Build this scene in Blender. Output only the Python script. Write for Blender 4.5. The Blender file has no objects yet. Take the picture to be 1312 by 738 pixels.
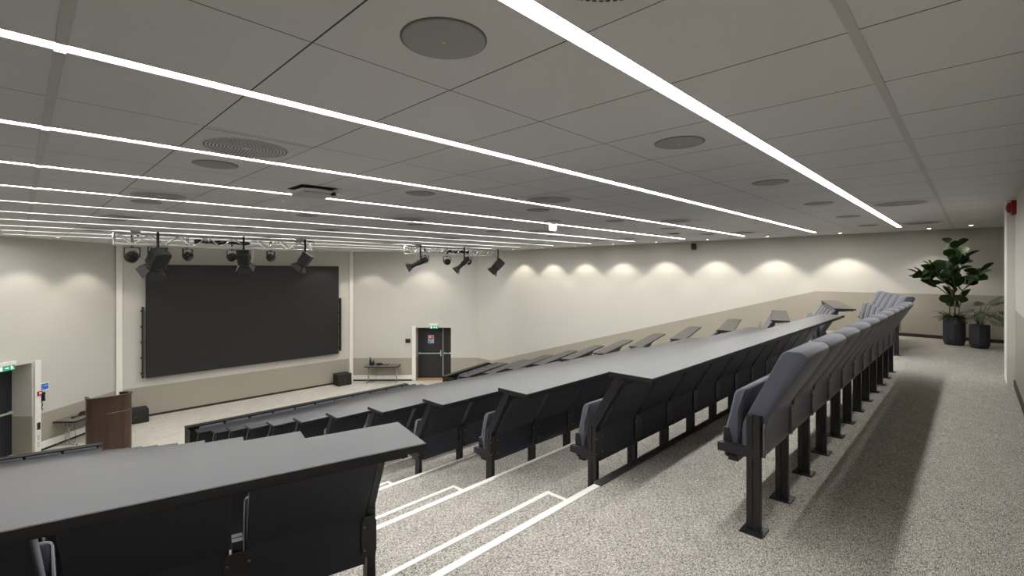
import bpy, bmesh, math, random
from mathutils import Vector, Matrix
random.seed(7)
scene = bpy.context.scene
C = scene.collection
PI = math.pi
sin, cos = math.sin, math.cos

# ------------------------------------------------------------------ materials
def lin(c):
    return tuple(((v/255)/12.92 if v/255 <= .04045 else ((v/255+.055)/1.055)**2.4) for v in c)
def mat(name, rgb, rough=.6, metal=0., spec=.5, emit=None, estr=0., bump=None, coat=0.):
    m = bpy.data.materials.new(name); m.use_nodes = True
    nt = m.node_tree; b = nt.nodes['Principled BSDF']
    b.inputs['Base Color'].default_value = (*lin(rgb), 1)
    b.inputs['Roughness'].default_value = rough
    b.inputs['Metallic'].default_value = metal
    b.inputs['Specular IOR Level'].default_value = spec
    b.inputs['Coat Weight'].default_value = coat
    if emit:
        b.inputs['Emission Color'].default_value = (*lin(emit), 1)
        b.inputs['Emission Strength'].default_value = estr
    if bump:
        sc_, st = bump
        tc = nt.nodes.new('ShaderNodeTexCoord'); n = nt.nodes.new('ShaderNodeTexNoise')
        n.inputs['Scale'].default_value = sc_; n.inputs['Detail'].default_value = 4
        bp = nt.nodes.new('ShaderNodeBump'); bp.inputs['Strength'].default_value = st; bp.inputs['Distance'].default_value = .01
        nt.links.new(tc.outputs['Object'], n.inputs['Vector']); nt.links.new(n.outputs['Fac'], bp.inputs['Height'])
        nt.links.new(bp.outputs['Normal'], b.inputs['Normal'])
    return m
def N(nt, t, **kw):
    n = nt.nodes.new(t)
    for k, v in kw.items():
        setattr(n, k, v)
    return n
def mth(nt, op, a, b=None, clamp=False):
    n = nt.nodes.new('ShaderNodeMath'); n.operation = op; n.use_clamp = clamp
    for i, v in enumerate((a, b)):
        if v is None: continue
        if isinstance(v, (int, float)): n.inputs[i].default_value = v
        else: nt.links.new(v, n.inputs[i])
    return n.outputs[0]
def mixc(nt, fac, a, b):
    n = nt.nodes.new('ShaderNodeMix'); n.data_type = 'RGBA'
    if isinstance(fac, (int, float)): n.inputs[0].default_value = fac
    else: nt.links.new(fac, n.inputs[0])
    for i, v in ((6, a), (7, b)):
        if isinstance(v, tuple): n.inputs[i].default_value = (*v, 1)
        else: nt.links.new(v, n.inputs[i])
    return n.outputs[2]

def make_wall_mat():
    m = mat('wall_paint', (205, 201, 188), .75, bump=(60, .08)); nt = m.node_tree; b = nt.nodes['Principled BSDF']
    g = N(nt, 'ShaderNodeNewGeometry'); s = N(nt, 'ShaderNodeSeparateXYZ'); nt.links.new(g.outputs['Position'], s.inputs[0])
    # dado line follows the rake of the seating, level at the top floor and round the stage
    ln = mth(nt, 'SUBTRACT', 1.0, mth(nt, 'MULTIPLY', mth(nt, 'SUBTRACT', s.outputs['Y'], 3.0), .2766))
    ln = mth(nt, 'MINIMUM', mth(nt, 'MAXIMUM', ln, -2.54), 1.0)
    f = mth(nt, 'GREATER_THAN', s.outputs['Z'], ln)
    nt.links.new(mixc(nt, f, lin((156, 150, 137)), lin((194, 191, 183))), b.inputs['Base Color'])
    return m
def make_ceiling_mat():
    m = mat('ceiling_tiles', (168, 164, 158), .9, bump=(180, .1)); nt = m.node_tree; b = nt.nodes['Principled BSDF']
    g = N(nt, 'ShaderNodeNewGeometry'); s = N(nt, 'ShaderNodeSeparateXYZ'); nt.links.new(g.outputs['Position'], s.inputs[0])
    def seam(o, off, pitch, w):
        x = mth(nt, 'DIVIDE', mth(nt, 'SUBTRACT', o, off), pitch)
        x = mth(nt, 'ABSOLUTE', mth(nt, 'SUBTRACT', mth(nt, 'FRACT', mth(nt, 'ADD', x, .5)), .5))
        return mth(nt, 'LESS_THAN', x, w/pitch)
    f = mth(nt, 'MAXIMUM', seam(s.outputs['X'], 2.29, .722, .004), seam(s.outputs['Y'], 1.972, 1.627, .003))
    n = N(nt, 'ShaderNodeTexNoise'); n.inputs['Scale'].default_value = 350
    nt.links.new(g.outputs['Position'], n.inputs['Vector'])
    base = mixc(nt, n.outputs['Fac'], lin((205, 205, 205)), lin((215, 215, 215)))
    nt.links.new(mixc(nt, f, base, lin((70, 67, 64))), b.inputs['Base Color'])
    return m
def make_carpet():
    m = mat('woven_carpet', (150, 146, 140), .95, spec=.1); nt = m.node_tree; b = nt.nodes['Principled BSDF']
    g = N(nt, 'ShaderNodeNewGeometry')
    def noise(scale, vec, det=3):
        mp = N(nt, 'ShaderNodeMapping'); mp.inputs['Scale'].default_value = vec
        nt.links.new(g.outputs['Position'], mp.inputs['Vector'])
        n = N(nt, 'ShaderNodeTexNoise'); n.inputs['Scale'].default_value = scale; n.inputs['Detail'].default_value = det
        n.inputs['Roughness'].default_value = .7
        nt.links.new(mp.outputs[0], n.inputs['Vector']); return n.outputs['Fac']
    a = noise(40, (1, 5, 1), 4); c = noise(40, (5, 1, 1), 4); e = noise(7, (1, 1, 1), 2); h = noise(150, (1, 1, 1), 1)
    v = mth(nt, 'ADD', mth(nt, 'MULTIPLY', mth(nt, 'MAXIMUM', a, c), .75), mth(nt, 'MULTIPLY', e, .05))
    v = mth(nt, 'ADD', v, mth(nt, 'MULTIPLY', h, .25))
    r = N(nt, 'ShaderNodeValToRGB'); nt.links.new(v, r.inputs[0])
    el = r.color_ramp.elements; el[0].position = .49; el[0].color = (*lin((72, 69, 65)), 1); el[1].position = .72; el[1].color = (*lin((230, 225, 216)), 1)
    k = el.new(.585); k.color = (*lin((188, 182, 173)), 1)
    nt.links.new(r.outputs[0], b.inputs['Base Color'])
    bp = N(nt, 'ShaderNodeBump'); bp.inputs['Strength'].default_value = .4; bp.inputs['Distance'].default_value = .004
    nt.links.new(v, bp.inputs['Height']); nt.links.new(bp.outputs['Normal'], b.inputs['Normal'])
    return m
def make_stage_floor():
    m = mat('stage_floor', (190, 183, 168), .55); nt = m.node_tree; b = nt.nodes['Principled BSDF']
    g = N(nt, 'ShaderNodeNewGeometry'); n = N(nt, 'ShaderNodeTexNoise'); n.inputs['Scale'].default_value = 3.5; n.inputs['Detail'].default_value = 6
    n.inputs['Distortion'].default_value = 1.5
    nt.links.new(g.outputs['Position'], n.inputs['Vector'])
    nt.links.new(mixc(nt, n.outputs['Fac'], lin((166, 161, 150)), lin((208, 204, 195))), b.inputs['Base Color'])
    return m
def make_fabric(name, rgb):
    m = mat(name, rgb, .9, spec=.2); nt = m.node_tree; b = nt.nodes['Principled BSDF']
    b.inputs['Sheen Weight'].default_value = .25
    tc = N(nt, 'ShaderNodeTexCoord'); n = N(nt, 'ShaderNodeTexNoise'); n.inputs['Scale'].default_value = 260; n.inputs['Detail'].default_value = 2
    nt.links.new(tc.outputs['Object'], n.inputs['Vector'])
    lo = tuple(int(v*.86) for v in rgb); hi = tuple(min(255, int(v*1.12)) for v in rgb)
    nt.links.new(mixc(nt, n.outputs['Fac'], lin(lo), lin(hi)), b.inputs['Base Color'])
    bp = N(nt, 'ShaderNodeBump'); bp.inputs['Strength'].default_value = .25; bp.inputs['Distance'].default_value = .002
    nt.links.new(n.outputs['Fac'], bp.inputs['Height']); nt.links.new(bp.outputs['Normal'], b.inputs['Normal'])
    return m
def make_wood():
    m = mat('dark_walnut', (78, 54, 36), .4); nt = m.node_tree; b = nt.nodes['Principled BSDF']
    tc = N(nt, 'ShaderNodeTexCoord'); mp = N(nt, 'ShaderNodeMapping'); mp.inputs['Scale'].default_value = (9, 9, .7)
    nt.links.new(tc.outputs['Object'], mp.inputs[0])
    n = N(nt, 'ShaderNodeTexNoise'); n.inputs['Scale'].default_value = 2.2; n.inputs['Detail'].default_value = 6; n.inputs['Distortion'].default_value = .7
    nt.links.new(mp.outputs[0], n.inputs['Vector'])
    nt.links.new(mixc(nt, n.outputs['Fac'], lin((40, 28, 20)), lin((76, 55, 38))), b.inputs['Base Color'])
    return m
def make_leaf(name, a, bb):
    m = mat(name, a, .55, spec=.3); nt = m.node_tree; b = nt.nodes['Principled BSDF']
    tc = N(nt, 'ShaderNodeTexCoord'); n = N(nt, 'ShaderNodeTexNoise'); n.inputs['Scale'].default_value = 4
    nt.links.new(tc.outputs['Object'], n.inputs['Vector'])
    nt.links.new(mixc(nt, n.outputs['Fac'], lin(a), lin(bb)), b.inputs['Base Color'])
    return m
M = dict(
    wall=make_wall_mat(), ceil=make_ceiling_mat(), carpet=make_carpet(), stage=make_stage_floor(),
    fabric=make_fabric('blue_grey_fabric', (75, 77, 88)), shell=mat('navy_back_panel', (47, 48, 57), .55, spec=.35, bump=(400, .05)),
    metal=mat('black_powder_coat', (28, 28, 30), .42, spec=.5), desk=mat('charcoal_laminate', (48, 48, 50), .33, spec=.42, bump=(300, .03)),
    desk_edge=mat('black_desk_edge', (22, 22, 23), .5), plate=mat('grey_joint_plate', (96, 96, 100), .5), steel=mat('grey_steel', (120, 120, 122), .35, metal=.8),
    white=mat('white_paint', (226, 223, 216), .5), alu=mat('brushed_aluminium', (200, 200, 202), .35, metal=.7),
    black=mat('matt_black', (18, 18, 19), .6), door=mat('black_door_paint', (34, 34, 38), .5), screen=mat('led_wall_surface', (40, 39, 40), .45, spec=.3),
    base=mat('dark_brown_skirting', (44, 34, 31), .6), tape=mat('white_nosing', (225, 223, 216), .6), nosing=mat('dark_nosing', (84, 82, 80), .4, metal=.4),
    wood=make_wood(), tan=mat('oak_threshold', (176, 146, 110), .5), disc=mat('grey_grille', (158, 158, 156), .8),
    recess_shade=mat('recess_shade_colour', (52, 51, 50), .9), tile=mat('diffuser_white', (204, 204, 204), .7), headlamp=mat('lamp_head', (240, 240, 238), .4, emit=(255, 250, 240), estr=.8), channel=mat('channel_side', (96, 96, 96), .6), tbar=mat('ceiling_profile', (184, 183, 181), .5),  # first entry: dark colour standing in for shade inside openings and slots
    strip=mat('strip_diffuser', (255, 255, 255), .5, emit=(253, 252, 250), estr=31.0), spotlens=mat('downlight_lens', (255, 255, 255), .4, emit=(255, 240, 215), estr=25.0),
    green=mat('exit_green', (40, 140, 100), .5, emit=(60, 160, 120), estr=.35), signwhite=mat('exit_white', (235, 245, 238), .5, emit=(230, 250, 240), estr=.6),
    blue=mat('sign_blue', (28, 100, 190), .5), paleblue=mat('sign_pale_blue', (120, 170, 225), .5), red=mat('alarm_red', (150, 24, 20), .45), wine=mat('call_point_red', (150, 30, 44), .5),
    pink=mat('poster_pink', (214, 104, 110), .6), skyblue=mat('poster_blue', (150, 180, 214), .6), navy=mat('poster_navy', (60, 70, 110), .6), paper=mat('poster_paper', (226, 214, 206), .6),
    grey=mat('text_grey', (110, 106, 104), .6), pot=mat('charcoal_planter', (48, 48, 51), .6, bump=(40, .1)), soil=mat('potting_soil', (40, 30, 22), .95, bump=(60, .6)),
    stem=mat('plant_stem', (96, 88, 58), .7), leaf=make_leaf('fig_leaf', (28, 46, 24), (52, 74, 36)), newleaf=make_leaf('young_leaf', (96, 126, 40), (118, 146, 52)),
    fern=make_leaf('small_foliage', (44, 56, 32), (66, 76, 44)), monstera=make_leaf('split_leaf', (40, 58, 36), (66, 84, 52)),
    tabletop=mat('table_grey', (104, 98, 92), .5), chrome=mat('chrome_tube', (190, 190, 188), .25, metal=.9), siren=mat('siren_red', (150, 26, 18), .4),
    speaker=mat('speaker_black', (30, 30, 29), .75, bump=(220, .3)), handle=mat('push_bar', (178, 196, 180), .35, metal=.3), dimlens=mat('lamp_lens', (30, 32, 36), .2, metal=.0),
    trusspaint=mat('truss_aluminium', (205, 204, 200), .4, metal=.35),
)

# ------------------------------------------------------------------ mesh helpers
class MB:
    def __init__(s): s.v = []; s.f = []; s.sm = []
    def add(s, vs, fs, smooth=False, T=None):
        o = len(s.v)
        s.v += [tuple(T @ Vector(v)) if T is not None else tuple(v) for v in vs]
        s.f += [tuple(o+i for i in f) for f in fs]; s.sm += [smooth]*len(fs); return s
    def box(s, x0, x1, y0, y1, z0, z1, T=None):
        v = [(x, y, z) for x in (x0, x1) for y in (y0, y1) for z in (z0, z1)]
        return s.add(v, [(0, 1, 3, 2), (4, 6, 7, 5), (0, 4, 5, 1), (2, 3, 7, 6), (0, 2, 6, 4), (1, 5, 7, 3)], T=T)
    def prism(s, pts, x0, x1, T=None, smooth=False):
        """pts (y,z) outline extruded along x"""
        n = len(pts)
        v = [(x0, *p) for p in pts]+[(x1, *p) for p in pts]
        f = [(i, (i+1) % n, n+(i+1) % n, n+i) for i in range(n)]
        s.add(v, f, smooth, T); o = len(s.v)-2*n
        s.f += [tuple(o+i for i in range(n))[::-1], tuple(o+n+i for i in range(n))]; s.sm += [False, False]; return s
    def poly_z(s, pts, z0, z1, T=None):
        """pts (x,y) outline extruded along z"""
        n = len(pts)
        v = [(*p, z0) for p in pts]+[(*p, z1) for p in pts]
        f = [(i, (i+1) % n, n+(i+1) % n, n+i) for i in range(n)]+[tuple(range(n))[::-1], tuple(range(n, 2*n))]
        return s.add(v, f, T=T)
    def lathe(s, prof, n=20, T=None, smooth=True):
        """prof (r,z), closed on axis"""
        v = []; f = []
        for r, z in prof:
            v += [(r*cos(2*PI*i/n), r*sin(2*PI*i/n), z) for i in range(n)]
        for j in range(len(prof)-1):
            for i in range(n):
                a = j*n+i; b = j*n+(i+1) % n
                f.append((a, b, b+n, a+n))
        f.append(tuple(range(n))[::-1]); f.append(tuple(range((len(prof)-1)*n, len(prof)*n)))
        return s.add(v, f, smooth, T)
    def tube(s, a, b, r, n=8, r2=None, smooth=True):
        a = Vector(a); b = Vector(b); d = b-a; L = d.length
        if L < 1e-6: return s
        T = Matrix.Translation(a) @ d.to_track_quat('Z', 'Y').to_matrix().to_4x4()
        return s.lathe([(r, 0), (r if r2 is None else r2, L)], n, T, smooth)
    def path(s, pts, r, n=6):
        for a, b in zip(pts, pts[1:]): s.tube(a, b, r, n)
        return s
    def build(s, name, m, parent=None, bevel=0, seg=2, mats=None, midx=None):
        me = bpy.data.meshes.new(name); me.from_pydata(s.v, [], s.f)
        me.materials.append(m)
        bm = bmesh.new(); bm.from_mesh(me)
        bmesh.ops.recalc_face_normals(bm, faces=bm.faces)
        for fc, smo in zip(bm.faces, s.sm): fc.smooth = smo
        if bevel:
            ed = [e for e in bm.edges if len(e.link_faces) == 2 and e.calc_face_angle(0) > .5]
            bmesh.ops.bevel(bm, geom=ed, offset=bevel, segments=seg, profile=.5, affect='EDGES', clamp_overlap=True)
            if seg > 2:
                for fc in bm.faces: fc.smooth = True
        bm.to_mesh(me); bm.free()
        o = bpy.data.objects.new(name, me); C.objects.link(o)
        if parent: o.parent = parent
        return o
def tag(o, label, cat, group=None, kind=None):
    if label: o['label'] = label
    if cat: o['category'] = cat
    if group: o['group'] = group
    if kind: o['kind'] = kind
    return o
def struct(o): o['kind'] = 'structure'; return o
def thing(name, label, cat, loc=(0, 0, 0), rz=0, group=None):
    o = bpy.data.objects.new(name, None); C.objects.link(o); o.location = loc; o.rotation_euler = (0, 0, rz)
    o.empty_display_size = .1
    return tag(o, label, cat, group)
def children(o): return [c for c in bpy.data.objects if c.parent == o]
def tree(o): return (o, [tree(c) for c in children(o)])
def copy_tree(t, parent=None):
    c = t[0].copy(); C.objects.link(c)
    if parent: c.parent = parent
    for k in t[1]: copy_tree(k, c)
    return c

ORD = ['first', 'second', 'third', 'fourth', 'fifth', 'sixth', 'seventh', 'eighth', 'ninth', 'tenth', 'eleventh', 'twelfth']

# ------------------------------------------------------------------ setting
CZ = 2.45                       # ceiling
SZ = -3.61                      # stage floor
T0, D, R = 1.93, 1.113, .301    # first tier edge, row depth, row rise
XA0, XA1 = 1.22, 2.90           # near aisle
XB0, XB1 = 9.36, 10.85          # far aisle
TL, TR = math.radians(12.8), math.radians(15.4)
XW0, XW1 = -2.3, 15.3
def edge_line(Y):
    return [(XW0, Y+(XA0-XW0)*math.tan(TL)), (XA0, Y), (XB1, Y), (XW1, Y+(XW1-XB1)*math.tan(TR))]
fl = MB()
back = [(XW0, -3.2), (XA0, -3.2), (XB1, -3.2), (XW1, -3.2)]
prev = back
for k in range(12):
    cur = edge_line(T0+k*D)
    fl.poly_z(prev+cur[::-1], -3.75, -k*R); prev = cur
# intermediate steps in both aisles
for k in range(12):
    y = T0+k*D; z = -k*R-.15
    fl.box(XA0+.02, 2.77, y-.01, y+.38, z-.15, z)
    fl.box(XB0+.1, XB1-.02, y-.01, y+.38, z-.15, z)
struct(fl.build('floor', M['carpet']))
sf = MB(); sf.box(XW0-1, XW1+1, 14.0, 22.5, -3.8, SZ)
struct(sf.build('floor', M['stage']))
n_tr = [0]
def trim(mb, m, bevel=0):
    n_tr[0] += 1
    return struct(mb.build('trim_%d' % n_tr[0], m, bevel=bevel))
# white nosing tape on every step, dark nosing profile along the tiers under the desks
for k in range(12):
    y = T0+k*D; z = -k*R
    t = MB(); t.box(XA0, XA1-.02 if k else 2.83, y-.045, y+.004, z-.004, z+.003)
    t.box(XB0+.05, XB1, y-.045, y+.004, z-.004, z+.003)
    if k:
        t.box(XA1-.02, XB0+.05, y-.03, y+.004, z-.004, z+.003)
    zz = z-.15
    t.box(XA0, 2.772, y+.345, y+.384, zz-.004, zz+.003); t.box(2.737, 2.772, y+.004, y+.345, zz-.004, zz+.003)
    t.box(XB0+.1, XB1, y+.345, y+.384, zz-.004, zz+.003); t.box(XB0+.1, XB0+.14, y+.004, y+.345, zz-.004, zz+.003)
    trim(t, M['tape'])
for k in range(0, 12):
    y = T0+k*D; z = -k*R
    t = MB()
    if k == 0: t.box(2.83, XB0+.05, y-.05, y+.012, z-.05, z+.012)
    tl = edge_line(y)
    for a, b in ((tl[0], tl[1]), (tl[2], tl[3])):
        a = Vector((*a, 0)); b = Vector((*b, 0)); d = (b-a).normalized(); nrm = Vector((-d.y, d.x, 0))
        p = [a-nrm*.04, b-nrm*.04, b+nrm*.005, a+nrm*.005]
        t.poly_z([(q.x, q.y) for q in p], z-.03, z+.004)
    trim(t, M['nosing'])

# ceiling
STRIPS = [(-.62 if k < 9 else -.27, 12.96 if k == 0 else 13.38, 1.155+1.627*k) for k in range(11)]
ce = MB(); ce.box(XW0-1, XW1+1, -3.4, 22.6, CZ+.012, CZ+.1)
yy = -3.4
for x0, x1, y in STRIPS:      # shallow channel added round every strip to shield its light at low angles
    ce.box(XW0-1, XW1+1, yy, y-.047, CZ, CZ+.012); ce.box(XW0-1, x0-.004, y-.047, y+.047, CZ, CZ+.012); ce.box(x1+.004, XW1+1, y-.047, y+.047, CZ, CZ+.012)
    yy = y+.047
ce.box(XW0-1, XW1+1, yy, 22.6, CZ, CZ+.012)
struct(ce.build('ceiling', M['ceil']))
t = MB()
for y in (.345, -.44): t.box(XW0, 14.6, y-.019, y+.019, CZ-.004, CZ+.001)
yb = -.35
for x0, x1, y in STRIPS:
    t.box(.124-.02, .124+.02, yb, y-.05, CZ-.004, CZ+.001); yb = y+.05
t.box(.124-.02, .124+.02, yb, 18.7, CZ-.004, CZ+.001)
trim(t, M['tbar'])

# walls ------------------------------------------------------------
def wall(name, a, b, z0, z1, th=.2, m=None):
    """wall from a to b (xy); its body lies to the left of a->b"""
    a = Vector((*a, 0)); b = Vector((*b, 0)); d = (b-a).normalized(); n = Vector((-d.y, d.x, 0))*th
    mb = MB(); mb.poly_z([(a.x, a.y), (b.x, b.y), ((b+n).x, (b+n).y), ((a+n).x, (a+n).y)], z0, z1)
    return struct(mb.build(name, m or M['wall']))
def frame(a, b):
    """local frame on a wall face: x along a->b, y into the room (right of a->b), z up"""
    a = Vector((*a, 0)); b = Vector((*b, 0)); d = (b-a).normalized(); n = Vector((d.y, -d.x, 0))
    return Matrix(((d.x, n.x, 0, a.x), (d.y, n.y, 0, a.y), (0, 0, 1, 0), (0, 0, 0, 1)))
def WR(F): return math.atan2(F[1][0], F[0][0])+PI
PLF, PRF = (2.3, 21.0), (10.9, 21.0)
PL, PR = (-1.95, 16.75), (15.05, 16.85)
PR0, PL0 = (14.25, -3.2), (-1.75, -3.2)
wall('wall_front', PLF, PRF, SZ, CZ)
wall('wall_right', PR, PR0, SZ, CZ)
wall('wall_left', PL0, PL, SZ, CZ)
wall('wall_back', (14.4, -3.2), (9.8, -3.2), 0, CZ)
wall('wall_back', (9.8, -.38), (-1.95, -.38), 0, CZ, .3)
wall('wall_back', (9.8, -3.2), (9.8, -.4), 0, CZ, .12)
# diagonal walls with a recessed doorway each
def diag_wall(name, a, b, s0, s1, dtop):
    F = frame(a, b); L = (Vector((*b, 0))-Vector((*a, 0))).length
    mb = MB()
    for x0, x1, z0, z1 in ((-.05, s0, SZ, CZ), (s1, L+.05, SZ, CZ), (s0, s1, dtop, CZ)):
        mb.box(x0, x1, -.6, 0, z0, z1, T=F)
    mb.box(s0-.1, s1+.1, -.8, -.6, SZ, dtop+.1, T=F)
    struct(mb.build(name, M['wall'])); return F
DT = -1.12
FR = diag_wall('wall_front_right', PRF, PR, 2.98, 4.62, DT)
FLd = diag_wall('wall_front_left', PL, PLF, (Vector((*PLF, 0))-Vector((*PL, 0))).length-4.6, (Vector((*PLF, 0))-Vector((*PL, 0))).length-2.89, DT+.08)
LL = (Vector((*PLF, 0))-Vector((*PL, 0))).length

# skirting boards, dark
def skirting(name, F, x0, x1, z, h=.075):
    mb = MB(); mb.box(x0, x1, 0, .016, z, z+h, T=F)
    return struct(mb.build(name, M['base']))
FF = frame(PLF, PRF)
skirting('baseboard_front', FF, 0, 8.6, SZ)
skirting('baseboard_front_right', FR, 0, 2.8, SZ); skirting('baseboard_front_right', FR, 4.62, 5.8, SZ)
skirting('baseboard_front_left', FLd, LL-2.68, LL, SZ)
FW = frame(PR, PR0); LW = (Vector((*PR, 0))-Vector((*PR0, 0))).length
skirting('baseboard_right', FW, LW-5.6, LW, 0)
FB = frame((9.8, -.38), (-1.9, -.38))
skirting('baseboard_back', FB, .66, 11.0, 0)
for y0 in range(11):
    pass
# white wall trunking
t = MB(); t.box(.16, 8.0, 0, .0, 0, 0, T=FF) if False else None
t = MB(); t.box(0.0, .17, .0, .09, SZ, CZ, T=FF); trim(t, M['white'], .004)
t = MB(); t.box(8.42, 8.6, .0, .09, SZ, CZ, T=FF); trim(t, M['white'], .004)
t = MB(); t.box(4.15, 4.31, .0, .05, 1.5, CZ, T=FF); trim(t, M['white'], .004)
t = MB(); t.box(.02, 2.8, .0, .06, SZ+.075, SZ+.26, T=FR); trim(t, M['white'], .004)
t = MB(); t.box(2.8, 2.98, -.12, .07, SZ+.02, DT+.07, T=FR); trim(t, M['white'], .004)
t = MB(); t.box(LL-2.68, LL-.05, .0, .06, SZ+.075, SZ+.26, T=FLd); trim(t, M['white'], .004)
t = MB(); t.box(LL-2.86, LL-2.69, -.05, .07, SZ+.02, DT+.12, T=FLd); trim(t, M['white'], .004)

# column and wall end at the right of the picture
t = MB(); t.box(9.15, 9.85, -.42, -.30, 0, CZ); trim(t, M['white'], .004)

# ------------------------------------------------------------------ doors
def door(n, F, s0, s1, top, seam, bar_z, poster=None):
    p = struct(MB().box(s0, s1, -.6, -.55, SZ+.01, top, T=F).build('door_%d' % n, M['door']))
    mb = MB(); mb.box(seam-.015, seam+.015, -.55, -.535, SZ+.03, top-.03, T=F); mb.build('door_seam', M['alu'], p)
    mb = MB(); mb.box(s0+.04, seam-.07, -.5, -.47, bar_z-.025, bar_z+.025, T=F)
    for x in (s0+.08, seam-.11): mb.box(x-.03, x+.03, -.55, -.49, bar_z-.04, bar_z+.04, T=F)
    mb.build('push_bar', M['handle'], p)
    mb = MB(); mb.box(seam+.05, s1-.04, -.5, -.47, bar_z-.025, bar_z+.025, T=F)
    for x in (seam+.08, s1-.08): mb.box(x-.03, x+.03, -.55, -.49, bar_z-.04, bar_z+.04, T=F)
    mb.build('push_bar', M['handle'], p)
    mb = MB(); mb.box(seam-.13, seam-.08, -.55, -.53, bar_z-.14, bar_z+.14, T=F); mb.box(seam-.12, seam-.09, -.535, -.46, bar_z+.03, bar_z+.06, T=F)
    mb.build('door_handle', M['alu'], p)
    return p
door(1, FR, 2.98, 4.62, DT, 4.18, -2.41)
door(2, FLd, LL-4.6, LL-2.89, DT+.08, LL-4.15, -2.41)
t = MB(); t.box(2.98, 4.62, -.55, -.0, SZ, SZ+.012, T=FR); trim(t, M['tan'])

# exit signs
def exit_sign(label, F, x0, x1, z, rev=False):
    o = thing('exit_sign', label, 'sign', F @ Vector(((x0+x1)/2, 0, z)), WR(F))
    w = (x1-x0)/2
    MB().box(-w, w, 0, .09, .0, .09).build('housing', M['white'], o, .004)
    g = MB().box(-w, w, .03, .05, -.14, .0).build('sign_panel', M['green'], o)
    a = MB(); T = None
    a.box(w*.45, w*.72, .05, .054, -.12, -.02)
    a.build('doorway_symbol', M['signwhite'], g)
    a = MB()   # arrow
    a.box(-w*.15, w*.15, .05, .054, -.078, -.062)
    a.add([(-w*.1, .054, -.045), (-w*.1, .054, -.095), (-w*.32, .054, -.07)], [(0, 1, 2)])
    a.build('arrow_symbol', M['signwhite'], g)
    a = MB()   # running figure
    q = -w*.62
    a.lathe([(.001, 0), (.011, .001), (.011, .003), (.001, .004)], 10, Matrix.Translation((q+.01, .05, -.03)) @ Matrix.Rotation(-PI/2, 4, 'X'))
    for p0, p1 in (((q, -.045), (q-.012, -.08)), ((q, -.05), (q+.03, -.06)), ((q, -.05), (q-.03, -.055)), ((q-.012, -.08), (q+.018, -.095)), ((q+.018, -.095), (q+.01, -.122)), ((q-.012, -.08), (q-.03, -.105)), ((q-.03, -.105), (q-.055, -.108))):
        a.tube((p0[0], .053, p0[1]), (p1[0], .053, p1[1]), .006, 6)
    a.build('running_figure_symbol', M['signwhite'], g)
    return o
exit_sign('small green emergency exit sign above the far black door', FR, 3.62, 4.02, -1.02)
exit_sign('green emergency exit sign above the black door at left edge', FLd, LL-3.85, LL-3.4, -.98)

# poster on far door
po = thing('poster', 'pink and pale blue poster taped on the far black door', 'poster', FR @ Vector((3.6, -.549, -1.74)), WR(FR))
MB().box(-.14, .14, 0, .003, -.19, .19).build('sheet', M['paper'], po)
MB().box(-.13, .13, .003, .005, -.01, .17).build('pink_field', M['pink'], po)
a = MB(); a.box(-.13, .13, .003, .005, -.18, -.03); a.build('blue_field', M['skyblue'], po)
for q in ((-.06, .08, -.02, .015), (.03, .11, -.15, -.09), (-.08, -.04, .1, .15)): MB().box(q[0], q[1], .005, .007, q[2], q[3]).build('dark_print', M['navy'], po)
for q in ((.0, .08, .06, .12), (.02, .1, .13, .15)): MB().box(q[0], q[1], .005, .006, q[2], q[3]).build('light_print', M['paper'], po)

# things on the walls
w = MB(); w.box(2.49, 2.72, .0, .04, -1.83, -1.64, T=FR)
p = w.build('wall_panel', M['black'], bevel=.004); tag(p, 'small black control panel on wall left of the far door', 'control panel')
s_ = LL-2.55
o = thing('wall_sign', 'blue wall sign with white edge beside the left door', 'sign', FLd @ Vector((LL-2.54, .0, -1.79)), WR(FLd))
MB().box(-.15, .15, 0, .01, -.115, .115).build('backing', M['white'], o)
f = MB().box(-.125, .15, .01, .014, -.085, .085).build('blue_field', M['blue'], o)
for q in ((-.1, 0, 0, .05), (.03, .1, -.05, -.03), (.02, .1, .02, .035)): MB().box(q[0], q[1], .014, .016, q[2], q[3]).build('print', M['paleblue'], f)
o = thing('call_point', 'small red and white call point on white trunking by left door', 'fire call point', FLd @ Vector((LL-2.75, .07, -1.93)), WR(FLd))
MB().box(-.06, .06, 0, .03, -.06, .06).build('housing', M['wine'], o, .004)
MB().box(-.035, .035, .03, .034, -.02, .035).build('window', M['white'], o)
o = thing('wall_telephone', 'black handset with hanging cord on wall beside blue sign', 'telephone', FLd @ Vector((LL-2.62, 0, -2.1)), WR(FLd))
MB().box(-.05, .05, 0, .05, -.08, .17).build('cradle', M['black'], o, .008)
a = MB(); a.box(-.03, .03, .05, .1, .1, .17); a.box(-.03, .03, .05, .1, -.08, -.02); a.box(-.02, .02, .07, .1, -.04, .12); a.build('handset', M['black'], o, .008)
a = MB(); a.path([(0+.012*sin(i*1.3), .03, -.08-i*.03) for i in range(10)], .009); a.build('cord', M['black'], o)
w = MB(); w.box(LL-2.81, LL-2.73, .07, .09, -2.95, -2.75, T=FLd)
tag(w.build('switch_plate', M['black'], bevel=.003), 'black switch plate on white trunking by left door', 'switch')
# vertical lettering on the trunking (strokes too small to read in the photograph)
lt = thing('lettering', 'small grey vertical lettering on white trunking by left door', 'lettering', FLd @ Vector((LL-2.77, .07, -3.44)), WR(FLd))
zc = 0
for gi in range(9):
    if gi == 4: zc += .045; continue
    a = MB(); a.box(-.022, .022, .0005, .002, zc, zc+.007)
    if gi % 2: a.box(-.022, -.015, .0005, .002, zc+.007, zc+.027)
    else: a.box(-.022, .022, .0005, .002, zc+.02, zc+.027)
    if gi % 3: a.box(.015, .022, .0005, .002, zc+.006, zc+.027)
    else: a.box(-.003, .004, .0005, .002, zc+.006, zc+.021)
    a.build('letter', M['grey'], lt); zc += .038

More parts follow.
